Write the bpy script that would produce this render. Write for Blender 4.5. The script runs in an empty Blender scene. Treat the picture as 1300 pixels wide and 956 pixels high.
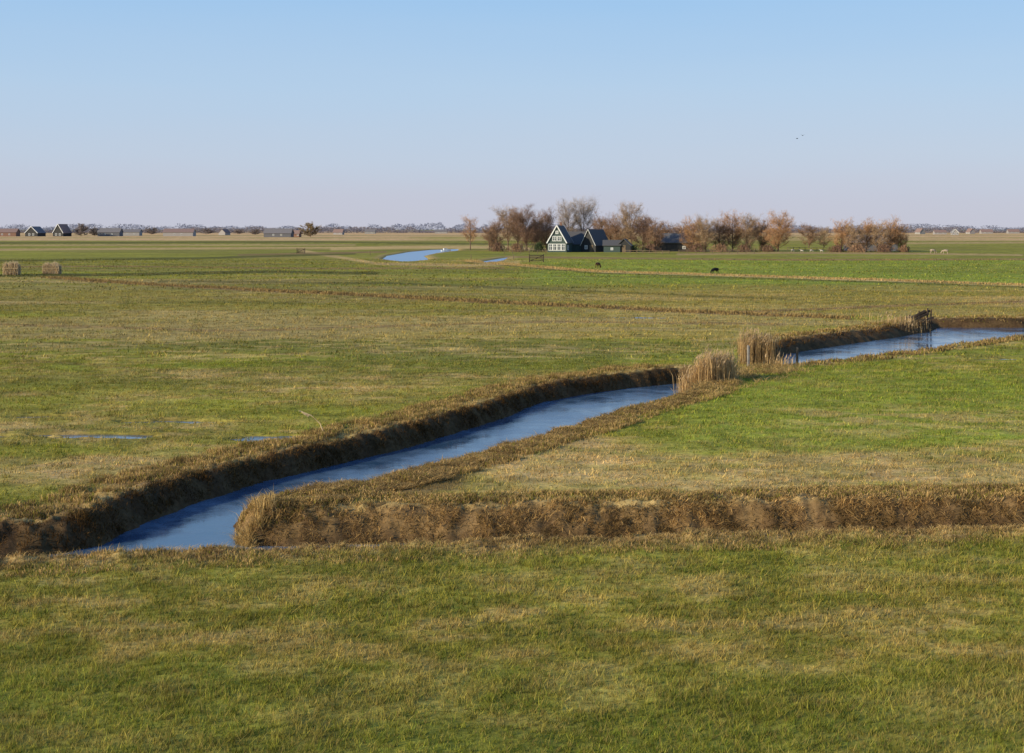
import bpy, math, random
import numpy as np
from mathutils import Vector, Matrix
random.seed(7); rng=np.random.default_rng(7)
S=bpy.context.scene; COL=S.collection
F=1786.0; H=7.0; HZ=291.0
def G(px,py,z=0.0):
    Y=F*(H-z)/(py-HZ); return ((px-650)*Y/F, Y)
# ------------------------------------------------------------------ noise
def _h(xi,yi,seed):
    h=(xi*374761393+yi*668265263+seed*974711)&0xffffffff
    h=((h^(h>>13))*1274126177)&0xffffffff
    return (h^(h>>16)).astype(np.float64)/4294967295.0
def vn(x,y,seed=0):
    xf=np.floor(x);yf=np.floor(y);xi=xf.astype(np.int64);yi=yf.astype(np.int64)
    tx=x-xf;ty=y-yf;tx=tx*tx*(3-2*tx);ty=ty*ty*(3-2*ty)
    a=_h(xi,yi,seed);b=_h(xi+1,yi,seed);c=_h(xi,yi+1,seed);d=_h(xi+1,yi+1,seed)
    return (a*(1-tx)+b*tx)*(1-ty)+(c*(1-tx)+d*tx)*ty
def fbm(x,y,sc,o=3,seed=0,ax=1.0):
    s=0;a=1;t=0;fx=1/(sc*ax);fy=1/sc
    for i in range(o):
        s=s+a*vn(x*fx+17.3*i,y*fy-9.1*i,seed+i*7);t+=a;a*=.55;fx*=2.03;fy*=2.03
    return s/t
def sm(a,b,v):
    t=np.clip((v-a)/(b-a),0,1);return t*t*(3-2*t)
def win(v,a,b,s): return sm(a-s,a+s,v)*(1-sm(b-s,b+s,v))
# ------------------------------------------------------------------ mesh helpers
class MB:
    def __init__(s): s.v=[];s.f=[]
    def add(s,vs,fs):
        n=len(s.v); s.v+= [tuple(p) for p in vs]; s.f+=[tuple(i+n for i in f) for f in fs]
    def box(s,c,d,M=None):
        vs=[Vector((c[0]+d[0]*i/2,c[1]+d[1]*j/2,c[2]+d[2]*k/2)) for i in(-1,1) for j in(-1,1) for k in(-1,1)]
        if M: vs=[M@v for v in vs]
        s.add(vs,[(0,1,3,2),(4,6,7,5),(0,4,5,1),(2,3,7,6),(0,2,6,4),(1,5,7,3)])
    def bar(s,p0,p1,w,h):
        p0=Vector(p0);p1=Vector(p1);d=(p1-p0);L=d.length;q=d.to_track_quat('X','Z').to_matrix().to_4x4()
        M=Matrix.Translation((p0+p1)/2)@q; s.box((0,0,0),(L,w,h),M)
    def tube(s,pts,rs,n=6,cap=True):
        rings=[]
        for i,p in enumerate(pts):
            p=Vector(p);a=Vector(pts[max(i-1,0)]);b=Vector(pts[min(i+1,len(pts)-1)])
            d=(b-a).normalized(); u=d.orthogonal().normalized(); w=d.cross(u)
            rings.append([p+(u*math.cos(t)+w*math.sin(t))*rs[i] for t in [2*math.pi*k/n for k in range(n)]])
        vs=[v for r in rings for v in r];fs=[]
        for i in range(len(pts)-1):
            for k in range(n): fs.append((i*n+k,i*n+(k+1)%n,(i+1)*n+(k+1)%n,(i+1)*n+k))
        if cap: fs.append(tuple(range(n))[::-1]);fs.append(tuple((len(pts)-1)*n+k for k in range(n)))
        s.add(vs,fs)
    def build(s,name,mat,parent=None):
        me=bpy.data.meshes.new(name);me.from_pydata(s.v,[],s.f);me.materials.append(mat);me.update()
        o=bpy.data.objects.new(name,me);COL.objects.link(o)
        if parent: o.parent=parent
        return o
def tag(o,label,cat=None,group=None,kind=None):
    o['label']=label
    if cat:o['category']=cat
    if group:o['group']=group
    if kind:o['kind']=kind
    return o
def empty(name,loc,rz=0,label='',cat='',group=None):
    o=bpy.data.objects.new(name,None);COL.objects.link(o);o.location=loc;o.rotation_euler=(0,0,rz);o.empty_display_size=.3
    return tag(o,label,cat,group)
def fastmesh(name,V,loops,starts,mat,col=None,smooth=False):
    me=bpy.data.meshes.new(name)
    me.vertices.add(len(V));me.vertices.foreach_set('co',np.ascontiguousarray(V,dtype=np.float32).ravel())
    me.loops.add(len(loops));me.loops.foreach_set('vertex_index',loops.astype(np.int32))
    me.polygons.add(len(starts));me.polygons.foreach_set('loop_start',starts.astype(np.int32))
    if smooth: me.polygons.foreach_set('use_smooth',np.ones(len(starts),dtype=bool))
    me.update(calc_edges=True)
    if col is not None:
        a=me.color_attributes.new('Col','FLOAT_COLOR','POINT')
        c=np.ones((len(V),4),dtype=np.float32);c[:,:3]=col;a.data.foreach_set('color',c.ravel())
    me.materials.append(mat)
    o=bpy.data.objects.new(name,me);COL.objects.link(o);return o
def blades(name,x,y,z,h,w,lx,ly,col,mat,curved=False,parent=None,basedark=.8):  # basedark paints soft occlusion into the colour at each blade's foot
    n=len(x);th=rng.uniform(0,np.pi,n);dx=np.cos(th)*w/2;dy=np.sin(th)*w/2
    if not curved:
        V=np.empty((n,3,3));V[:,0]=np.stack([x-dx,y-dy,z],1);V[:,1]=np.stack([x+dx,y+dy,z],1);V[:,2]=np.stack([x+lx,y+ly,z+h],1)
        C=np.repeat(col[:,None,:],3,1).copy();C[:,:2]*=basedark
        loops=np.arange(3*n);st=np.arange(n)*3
    else:
        V=np.empty((n,5,3));V[:,0]=np.stack([x-dx,y-dy,z],1);V[:,1]=np.stack([x+dx,y+dy,z],1)
        mx=x+lx*.35;my=y+ly*.35;mz=z+np.where(h>0,h*.75,h*.25)
        V[:,2]=np.stack([mx-dx*.8,my-dy*.8,mz],1);V[:,3]=np.stack([mx+dx*.8,my+dy*.8,mz],1);V[:,4]=np.stack([x+lx,y+ly,z+h],1)
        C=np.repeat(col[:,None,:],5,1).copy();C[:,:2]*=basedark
        b=np.arange(n)*5
        loops=np.stack([b,b+1,b+3,b+2,b+2,b+3,b+4],1).ravel()
        st=np.stack([np.arange(n)*7,np.arange(n)*7+4],1).ravel()
    o=fastmesh(name,V.reshape(-1,3),loops,st,mat,C.reshape(-1,3))
    if parent:o.parent=parent
    return o
# ------------------------------------------------------------------ materials
def newmat(name):
    m=bpy.data.materials.new(name);m.use_nodes=True;nt=m.node_tree
    return m,nt,nt.nodes['Principled BSDF'],nt.nodes['Material Output']
def plain(name,c,rough=.85,var=.25,scale=3.0,metal=0):
    m,nt,b,o=newmat(name);N=nt.nodes;L=nt.links
    g=N.new('ShaderNodeTexCoord');n=N.new('ShaderNodeTexNoise');n.inputs['Scale'].default_value=scale;n.inputs['Detail'].default_value=5
    L.new(g.outputs['Object'],n.inputs['Vector'])
    r=N.new('ShaderNodeValToRGB');r.color_ramp.elements[0].position=.3;r.color_ramp.elements[1].position=.7
    r.color_ramp.elements[0].color=(*[v*(1-var) for v in c],1);r.color_ramp.elements[1].color=(*[min(1,v*(1+var)) for v in c],1)
    L.new(n.outputs['Fac'],r.inputs['Fac']);L.new(r.outputs['Color'],b.inputs['Base Color'])
    b.inputs['Roughness'].default_value=rough;b.inputs['Specular IOR Level'].default_value=.2;b.inputs['Metallic'].default_value=metal
    return m
def bladmat(name,trans=.3):
    m,nt,b,o=newmat(name);N=nt.nodes;L=nt.links;N.remove(b)
    a=N.new('ShaderNodeAttribute');a.attribute_name='Col'
    d=N.new('ShaderNodeBsdfDiffuse');t=N.new('ShaderNodeBsdfTranslucent');mx=N.new('ShaderNodeMixShader');mx.inputs[0].default_value=trans
    L.new(a.outputs['Color'],d.inputs[0]);L.new(a.outputs['Color'],t.inputs[0]);L.new(d.outputs[0],mx.inputs[1]);L.new(t.outputs[0],mx.inputs[2]);L.new(mx.outputs[0],o.inputs[0])
    return m
M_bl=bladmat('grass_blade');M_reed=bladmat('dry_reed_blade',.3)
# ground
M_gr,nt,b,o=newmat('meadow_ground');N=nt.nodes;L=nt.links
a=N.new('ShaderNodeAttribute');a.attribute_name='Col'
geo=N.new('ShaderNodeNewGeometry')
def nz(sc,det=6,st=(1,1,1)):
    mp=N.new('ShaderNodeMapping');mp.inputs['Scale'].default_value=st
    n=N.new('ShaderNodeTexNoise');n.inputs['Scale'].default_value=sc;n.inputs['Detail'].default_value=det;n.inputs['Roughness'].default_value=.7
    L.new(geo.outputs['Position'],mp.inputs[0]);L.new(mp.outputs[0],n.inputs['Vector']);return n
n1=nz(6,8);n2=nz(.6,8,(.5,1,1));n3=nz(.03,8,(.35,1,1))
def mr(src,lo,hi,a0=.3,a1=.7):
    r=N.new('ShaderNodeMapRange');r.inputs[1].default_value=a0;r.inputs[2].default_value=a1;r.inputs[3].default_value=lo;r.inputs[4].default_value=hi
    L.new(src.outputs['Fac'],r.inputs[0]);return r
r1=mr(n1,.55,1.42);r2=mr(n2,.64,1.36);r3=mr(n3,.76,1.24)
m1=N.new('ShaderNodeMath');m1.operation='MULTIPLY';L.new(r1.outputs[0],m1.inputs[0]);L.new(r2.outputs[0],m1.inputs[1])
m2=N.new('ShaderNodeMath');m2.operation='MULTIPLY';L.new(m1.outputs[0],m2.inputs[0]);L.new(r3.outputs[0],m2.inputs[1])
vm=N.new('ShaderNodeVectorMath');vm.operation='SCALE';L.new(a.outputs['Color'],vm.inputs[0]);L.new(m2.outputs[0],vm.inputs['Scale'])
L.new(vm.outputs[0],b.inputs['Base Color']);b.inputs['Roughness'].default_value=.95;b.inputs['Specular IOR Level'].default_value=.08
bp=N.new('ShaderNodeBump');bp.inputs['Strength'].default_value=.6;bp.inputs['Distance'].default_value=.06;L.new(n1.outputs['Fac'],bp.inputs['Height']);L.new(bp.outputs[0],b.inputs['Normal'])
# water
M_w,nt,b,o=newmat('ditch_water');N=nt.nodes;L=nt.links
b.inputs['IOR'].default_value=1.42
b.inputs['Specular Tint'].default_value=(.74,.88,1,1)
geo=N.new('ShaderNodeNewGeometry')
n=nz(1.1,4,(1,.8,1));n.inputs['Roughness'].default_value=.5
bp=N.new('ShaderNodeBump');bp.inputs['Strength'].default_value=.18;bp.inputs['Distance'].default_value=.05;L.new(n.outputs['Fac'],bp.inputs['Height']);L.new(bp.outputs[0],b.inputs['Normal'])
nn=nz(.35,6);rr=mr(nn,.08,.28,.40,.65);L.new(rr.outputs[0],b.inputs['Roughness'])
ic=N.new('ShaderNodeMix');ic.data_type='RGBA';ic.inputs[6].default_value=(.035,.085,.155,1);ic.inputs[7].default_value=(.115,.18,.27,1);r5=mr(nn,0,1,.40,.65);L.new(r5.outputs[0],ic.inputs[0]);L.new(ic.outputs[2],b.inputs['Base Color'])
M_w2,nt,b,o=newmat('canal_water_blue');N=nt.nodes;L=nt.links
b.inputs['Base Color'].default_value=(.26,.38,.52,1);b.inputs['Specular Tint'].default_value=(.6,.78,1,1);b.inputs['IOR'].default_value=1.25;b.inputs['Roughness'].default_value=.3
geo=N.new('ShaderNodeNewGeometry');n=nz(.4,6,(1,.5,1));bp=N.new('ShaderNodeBump');bp.inputs['Strength'].default_value=.5;bp.inputs['Distance'].default_value=.2;L.new(n.outputs['Fac'],bp.inputs['Height']);L.new(bp.outputs[0],b.inputs['Normal'])
# ------------------------------------------------------------------ ditches
near=[(-1500,755),(-400,728),(0,709),(150,698),(300,694),(600,685),(900,677),(1300,669),(1900,655),(3000,640)]
D1=[];W1=[]
for p in near:
    x,y=G(*p,.05);D1.append((x,y+.40));W1.append(.5)
for p,w in [((3000,642),.6),((1900,658),.6),((1300,674),.55),((900,683),.85),((600,690),1.1),((400,694),1.25),((312,695),1.2),((300,691),1.0),((298,677),.8),((306,657),.6)]:
    D1.append(G(*p,-.7));W1.append(w)
CREST=[(340,630),(400,617),(470,605),(560,587),(650,560),(730,540),(790,520),(850,504),(884,495)]
for p in CREST:
    x,y=G(*p,.05);D1.append((x-.40,y+.2));W1.append(.5)
for p,w in [((880,487),.6),((866,486),.7),((800,493),.75),((740,501),.85),((690,511),.85),((665,521),.85),((640,531),.8),((600,544),.8),((520,568),.8),((430,590),.8),((330,614),.8),((240,642),.85),((180,666),.9),((130,693),.9),((60,707),1.2),((-300,740),1.8),((-1500,757),1.5)]:
    D1.append(G(*p,-.7));W1.append(w)
D1[-1]=(D1[0][0],D1[0][1]+3.0)
D2=[];W2=[]
for p in [(1000,460),(1060,456),(1110,450),(1180,440),(1240,432),(1300,425),(1500,410),(1900,391)]:
    x,y=G(*p,.05);D2.append((x-.3,y+.3));W2.append(.7)
for p in [(1900,384),(1500,402),(1300,416),(1192,416),(1182,421),(1130,430),(1080,437),(1040,443),(998,450)]:
    D2.append(G(*p,-.7));W2.append(1.5)
D3=[G(*p,-.25) for p in [(486,329.5),(492,325),(520,320),(548,317.3),(582,316.3),(580,318.6),(552,321.8),(538,325),(545,330),(515,333)]];W3=[1.5]*len(D3)
D4=[G(*p,-.25) for p in [(616,335),(638,331),(645,327),(634,328.5),(614,332)]];W4=[1.5]*len(D4)
def pinfo(x,y,poly,wv):
    n=len(poly);best=np.full(x.shape,1e9);w=np.ones(x.shape);ins=np.zeros(x.shape,bool)
    for i in range(n):
        x0,y0=poly[i];x1,y1=poly[(i+1)%n];dx=x1-x0;dy=y1-y0
        t=np.clip(((x-x0)*dx+(y-y0)*dy)/(dx*dx+dy*dy+1e-9),0,1)
        d=np.hypot(x-x0-t*dx,y-y0-t*dy);m=d<best
        best[m]=d[m];w[m]=(wv[i]*(1-t)+wv[(i+1)%n]*t)[m]
        c=((y0>y)!=(y1>y));xi=x0+(y-y0)*dx/(dy if abs(dy)>1e-9 else 1e-9);ins^=c&(x<xi)
    best[ins]*=-1
    return best,w
PUD=[(110,553,110,3.2),(345,556,50,4.5),(230,535,60,2.4),(795,402,45,1.0),(1270,455,30,1.1),(60,528,50,1.6)]
PW=[]
for px,py,rx,ry in PUD:
    cx,cy=G(px,py);PW.append((cx,cy,rx*cy/F,ry*cy*cy/(F*H)))
def bankinfo(x,y):
    d=np.full(x.shape,50.0);w=np.ones(x.shape);dep=np.full(x.shape,.7)
    for poly,wv,dp in ((D1,W1,.7),(D2,W2,.7),(D3,W3,.25),(D4,W4,.25)):
        xs=[p[0] for p in poly];ys=[p[1] for p in poly]
        m=(x>min(xs)-7)&(x<max(xs)+7)&(y>min(ys)-7)&(y<max(ys)+7)
        if not m.any(): continue
        a,b=pinfo(x[m],y[m],poly,wv);i=np.where(m)[0];k=a<d[i];d[i[k]]=a[k];w[i[k]]=b[k];dep[i[k]]=dp
    return d,w,dep
def crossmask(x,y): return (x>-7.2)&(y>34.0)&(y<39.5)
def debris(x,y):
    """wide strip of cut reed thrown up on the right bank, widest near the bend"""
    px=650+F*x/y;py=HZ+F*H/y
    ly=np.interp(px,[p[0] for p in CREST],[p[1] for p in CREST],left=-999,right=-999)
    wd=np.interp(px,[330,420,560,650,760,884],[10,26,24,15,13,12])
    return win(py-ly,-8,wd,5)*(ly>0)
def height(x,y,info=None):
    d,w,dep=info if info else bankinfo(x,y)
    nearf=1-sm(150,400,y)
    z=(fbm(x,y,9,3,3)-.5)*.12+(fbm(x,y,.8,3,5)-.5)*.08*nearf
    cm=crossmask(x,y)
    dn=d+((fbm(x,y,2.3,4,11)-.5)*.34+(fbm(x,y,.25,2,13)-.5)*.20)*nearf*(d<3)
    t=np.clip(dn/w,0,1);s=1-(1-t)**(2.1-.4*cm)
    bank=np.exp(-np.clip(dn-w,0,9)/.9)*(dep>.5)
    bank=np.maximum(bank,debris(x,y)*.8*(d<8))
    lump=bank*((fbm(x,y,1.3,4,21)-.48)*.26+(fbm(x,y,.2,2,25)-.5)*.20)
    zo=-dep-.06+(dep+.06+z)*s+lump*sm(0,.5,t)
    zi=-dep-.06+np.clip(dn,-1,0)*.6
    out=np.where(dn<0,zi,zo);
    far=d>8;out=np.where(far,z,out)
    pd=np.zeros(x.shape)
    for cx,cy,rx,ry in PW:
        m=(np.abs(x-cx)<rx*1.8)&(np.abs(y-cy)<ry*2.2+.5)
        if m.any():
            e=((x[m]-cx)/rx)**2+((y[m]-cy)/ry)**2+(fbm(x[m],y[m],.6,3,33,3)-.5)*6.0
            f=1-sm(.5,1.3,e);out[m]=out[m]*(1-f)-f*.11;pd[m]=f
    return out,d,w,dep,pd
c=lambda *a:np.array(a)
GREEN=c(.295,.275,.038);BRI=c(.27,.315,.040);OLI=c(.36,.285,.054);STR=c(.62,.42,.165);BRO=c(.36,.22,.095);DRK=c(.15,.14,.03);MUD=c(.07,.040,.020)
LINES=[([60,200,400,700,900,1080],[352,362,372,387,397,404],2.0,1.0,BRO*.8),
       ([590,700,760,1000,1300,1700],[331,340,345,352,362,376],1.8,1.0,STR*.95),
       ([590,700,760,1000,1300,1700],[333.2,342.2,347.2,354.5,364.5,379],1.0,.7,DRK*.8),
       ([-300,0,120,340,480],[352,350,349,345,347],2.0,.95,DRK*.7),
       ([380,480,600,660],[318,335,337,334],2.0,.9,STR*.95),
       ([-300,0,250,450],[333,331,328,322],1.4,.85,DRK*.8),
       ([-300,0,400,640,860],[309,308.5,307,310,312],1.1,.85,DRK*.9),
       ([640,800,1000,1300,1700],[326,328,330,329,328],1.2,.85,BRO*.9),
       ([-300,0,300,640],[318,317,315,314],1.4,.95,STR*.85),
       ([-300,0,300,450],[312,311.5,311,311],1.0,.9,STR*.8),
       ([420,500,560,640,700],[316,314,313.5,314,318],2.2,.95,STR*.95),
       ([300,420,490],[324,321,320],1.2,.8,BRO*.8),
       ([0,150,420,640],[339,338,341,340],1.3,.7,BRO*.8),
       ([-300,0,300,700,1000],[410,412,420,408,412],1.6,.55,BRO*.9),
       ([200,500,800,1000],[357,360,372,380],1.4,.6,DRK*.8),
       ([700,850,1100,1300],[351,352,358,361],.9,.6,DRK),
       ([860,1000,1160,1300],[323,321,322,324],1.3,.9,STR*.75),
       ([1150,1300,1700],[309,308,307],1.2,.9,STR*.8),
       ([900,1100,1300,1700],[398,390,383,380],1.5,.8,BRO*.85),
       ([-300,0,200,420],[452,455,470,466],1.8,.35,BRO)]
SX,SY=G(505,613)
def zonecol(x,y,info=None):
    px=650+F*x/y;py=HZ+F*H/y
    d,w,dep,pd=info
    def mix(a,bb,f): f=np.clip(f,0,1)[:,None];return a*(1-f)+bb*f
    nA=fbm(x,y,4.5,4,41,1.6);nB=fbm(x,y,.9,3,45);nC=fbm(x,y,18,4,51,2.6);nD=fbm(x,y,80,4,57,4);nE=fbm(x,y,5,3,59,5);nF=fbm(x,y,.8,4,63,1.6)
    C=np.tile(GREEN,(len(x),1))
    nearv=np.where(y<90,nA*.35+nC*.2+nF*.45,nC*.45+nD*.3+nE*.25)
    C=mix(C,OLI,sm(.42,.58,nearv))
    fg=sm(640,690,py)
    st=sm(.50,.64,nearv)*(.5-.35*fg)
    st=st+fg*(win(py+(nC-.5)*90,740,850,45)*.18*sm(.35,.65,nF)+.06+.12*sm(.5,.7,nF))
    C=mix(C,BRI*.85,fg*win(py+(nA-.5)*50,680,750,22)*.35)
    C=mix(C,GREEN*.72,fg*sm(.48,.36,nF)*.5)
    lf=win(py,470,650,18)*(px<700+(560-py)*1.2)
    st=st+lf*.20*sm(.35,.6,nA)
    st=st+win(py,580,650,14)*(px<340)*.45*sm(.35,.6,nA)
    rs=win(py+ (nA-.5)*36,566,642,11)*sm(560,680,px)
    st=st+rs*.75*sm(.2,.55,nA*.6+nF*.4)
    rg=win(py+(nA-.5)*36,470,568,16)*sm(760,930,px)
    C=mix(C,BRI*1.0,rg*.7);st=st*(1-.55*rg)
    st=st+win(py+(nA-.5)*26,522,552,8)*sm(900,1100,px)*.4*sm(.35,.6,nF)
    mid=win(py,398,475,10)
    C=mix(C,BRI*.95,mid*.4*sm(.6,.35,nC));C=mix(C,DRK*1.4,mid*sm(.48,.60,nC*.5+nE*.5)*.65)
    ol=win(py,362,397,5)
    C=mix(C,OLI*.8,ol*.6);st=st+ol*.18*sm(.3,.6,nC)
    C=mix(C,DRK*1.3,win(py,352,400,8)*(px<760)*sm(.45,.55,nC*.4+nE*.6)*.75)
    C=mix(C,DRK*1.4,win(py,400,600,15)*(px<800)*sm(.55,.65,nE)*.5)
    fr=win(py,329,361,2)*sm(640,700,px)
    C=mix(C,BRI*1.0,fr*.8);st=st*(1-.8*fr)
    fl=win(py,305,330,2)
    C=mix(C,GREEN*1.0,fl*.6);st=st*(1-.3*fl)
    C=mix(C,DRK*1.3,win(py,306,349,3)*sm(.46,.55,nD*.4+nE*.6)*.75*(1-.6*fr))
    ff=win(py,293.3,305.5,1.0)*(1-.5*sm(500,560,px)*(1-sm(1100,1160,px))*sm(299,301,py));C=mix(C,c(.66,.42,.20),ff*sm(.10,.36,nD)*.98);st=st*(1-.6*ff)
    C=mix(C,DRK*1.3,win(py,298.6,299.8,.4)*sm(.42,.52,nD)*.6)
    C=mix(C,GREEN*.9,win(py,301.3,302.6,.4)*sm(.42,.52,nE)*.6)
    C=mix(C,STR,st)
    be=sm(842,880,py+(nA-.5)*50-(px-900)*.02);C=mix(C,BRI*.85,be*.35)
    for xs,ys_,wd,op,cc in LINES:
        ly=np.interp(px,xs,ys_,left=-999,right=-999);f=(1-sm(wd*.5,wd*1.3,np.abs(py-ly+(nB-.5)*1.2)))*op
        C=mix(C,cc,f*sm(.0,.3,nC*.6+nB*.4))
    C=C*(.70+.60*nB[:,None])
    sp_=np.clip(1-((x-SX)/2.4)**2-((y-SY)/2.6)**2,0,1);C=mix(C,BRO*.6,sm(.1,.6,sp_+(nB-.5)*.6)*.8)
    db=d+(fbm(x,y,.8,3,61)-.5)*1.6
    deep=dep>.5
    k=(1-sm(w+.1,w+1.9,db))*deep
    k=np.maximum(k,sm(.25,.6,debris(x,y)+(nF-.5)*.9))
    bn=fbm(x,y,.5,3,65)
    bcol=mix(np.tile(BRO*.9,(len(x),1)),STR*.85,sm(.42,.62,bn));bcol=mix(bcol,MUD*1.8,sm(.44,.34,bn)*.6)
    C=mix(C,bcol,k*.9)
    fc=(1-sm(w*.70,w*1.0,d+(nB-.5)*.2))*deep
    cm=crossmask(x,y).astype(float)
    C=mix(C,MUD*1.2,fc*.92*(1-cm))
    C=mix(C,mix(BRO[None]*.62+0*C,MUD[None]*1.3+0*C,np.maximum(sm(.35,.05,d/w),sm(.46,.36,bn)*.6)),fc*.92*cm)
    C=mix(C,STR*.7,(1-sm(1.5,3.5,d))*(~deep)*.7)
    C=mix(C,MUD,pd*.5)
    return C
# ------------------------------------------------------------------ terrain
ys=[14.0]
while ys[-1]<30000:
    Y=ys[-1];ys.append(Y+(max(.10,.0024*Y) if Y<150 else .006*Y if Y<600 else .018*Y))
ys=np.array(ys);ui=np.arange(-.45,.4501,.002)
ue=np.geomspace(.46,3.5,26);us=np.concatenate([-ue[::-1],ui,ue])
UU,YY=np.meshgrid(us,ys);X=(UU*YY).ravel();Yv=YY.ravel()
info=bankinfo(X,Yv);Z,d,w,dep,pd=height(X,Yv,info)
Cc=zonecol(X,Yv,(d,w,dep,pd))
nr,nc=UU.shape;idx=np.arange(nr*nc).reshape(nr,nc)
q=np.stack([idx[:-1,:-1],idx[:-1,1:],idx[1:,1:],idx[1:,:-1]],-1).reshape(-1,4)
g=fastmesh('ground',np.stack([X,Yv,Z],1),q.ravel(),np.arange(len(q))*4,M_gr,Cc,True)
tag(g,'flat green and straw coloured polder meadow cut by ditches',kind='structure')
def sheet(name,pts,z,label,m=None):
    mb=MB();mb.add([(p[0],p[1],z) for p in pts],[tuple(range(len(pts)))]);o=mb.build(name,m or M_w);tag(o,label,kind='structure');return o
sheet('ditch_water',[(-70,20),(70,20),(70,60),(60,160),(-60,160),(-70,60)],-.7,'still blue water of the winding ditch')
for D,l in((D3,'blue bend of the far canal'),(D4,'short glimpse of far canal beside the gate')):
    cx=sum(p[0] for p in D)/len(D);cy=sum(p[1] for p in D)/len(D)
    sheet('canal_water',[(cx+(p[0]-cx)*1.04,cy+(p[1]-cy)*1.04) for p in D],-.25,l,M_w2)
pl=['long flooded puddle at the left edge of the meadow','small blue puddle left of the ditch','thin wet streak in the left meadow','faint puddle in the middle field','puddle at the right edge by the second ditch','faint wet streak behind the long left puddle']
for k,((cx,cy,rx,ry),l) in enumerate(zip(PW,pl)):
    sheet('puddle_water',[(cx+1.35*rx*math.cos(t),cy+1.35*ry*math.sin(t)) for t in [k_*math.pi/12 for k_ in range(24)]],-.07-.003*k,l)
# ------------------------------------------------------------------ grass
def field(y0,y1,n,k,hmin,hmax,wd,spread,um=.47):
    nc_=n//k;yc=np.sqrt(rng.uniform(y0*y0,y1*y1,nc_));uc=rng.uniform(-um,um,nc_);xc=uc*yc
    x=np.repeat(xc,k)+rng.normal(0,spread,nc_*k);y=np.repeat(yc,k)+rng.normal(0,spread,nc_*k)
    hs=np.repeat(rng.uniform(.4,1.4,nc_),k);cs=np.repeat(rng.uniform(.6,1.45,nc_),k);hue=np.repeat(rng.uniform(0,1,nc_),k)
    inf=bankinfo(x,y);z,d,w,dep,pd=height(x,y,inf)
    m=(d>w*.8)&((pd<.15)|(rng.uniform(0,1,len(x))<.25));x,y,z,d,w,dep,pd,hs,cs,hue=[q[m] for q in(x,y,z,d,w,dep,pd,hs,cs,hue)]
    C=zonecol(x,y,(d,w,dep,pd*0))
    n=len(x);nn=fbm(x,y,1.5,3,71)
    h=(hmin+(hmax-hmin)*rng.uniform(0,1,n)**1.5)*hs*(.5+nn)
    C=C*(cs*rng.uniform(.6,1.5,n)*1.15)[:,None]
    g2=(hue>.76)[:,None];C=np.where(g2,C*.55+STR*.45*rng.uniform(.6,1.2,n)[:,None],C)
    g3=(hue<.20)[:,None];C=np.where(g3,C*np.array([.52,.70,.65]),C)
    return x,y,z-.01,h,wd*rng.uniform(.6,1.4,n),h*rng.normal(.1,.5,n),h*rng.normal(0,.5,n),C
A=[field(15.5,24,220000,6,.04,.13,.011,.03),field(24,33,200000,6,.045,.14,.014,.035),
   field(35,75,290000,6,.045,.14,.025,.09,.43),field(75,160,160000,6,.06,.19,.055,.22,.41),field(160,330,60000,5,.10,.22,.15,.7,.40)]
P=[np.concatenate([a_[i] for a_ in A]) for i in range(8)]
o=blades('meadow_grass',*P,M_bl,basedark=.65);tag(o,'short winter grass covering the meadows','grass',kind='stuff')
# ------------------------------------------------------------------ bank vegetation
def bankpts(poly,wv,n,omin,omax,xlim,ylim):
    poly=np.array(poly);nx=np.roll(poly,-1,0);wv=np.array(wv);wn=np.roll(wv,-1)
    area=np.sum(poly[:,0]*nx[:,1]-nx[:,0]*poly[:,1]);sg=1 if area>0 else -1
    L=np.hypot(*(nx-poly).T);pr=np.minimum(L,60);pr=pr/pr.sum()
    i=rng.choice(len(poly),n*3,p=pr);t=rng.uniform(0,1,n*3)
    p=poly[i]*(1-t)[:,None]+nx[i]*t[:,None];e=(nx-poly)[i]/L[i][:,None];no=np.stack([e[:,1],-e[:,0]],1)*sg
    off=rng.uniform(omin,omax,n*3);ww=wv[i]*(1-t)+wn[i]*t
    off=np.minimum(off,1)*ww+(off>1)*(off-1)*1.2
    q=p+no*off[:,None]
    m=(np.abs(q[:,0]/q[:,1])<xlim)&(q[:,1]>ylim[0])&(q[:,1]<ylim[1]);q=q[m][:n];no=no[m][:n]
    return q[:,0],q[:,1],no
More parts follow.
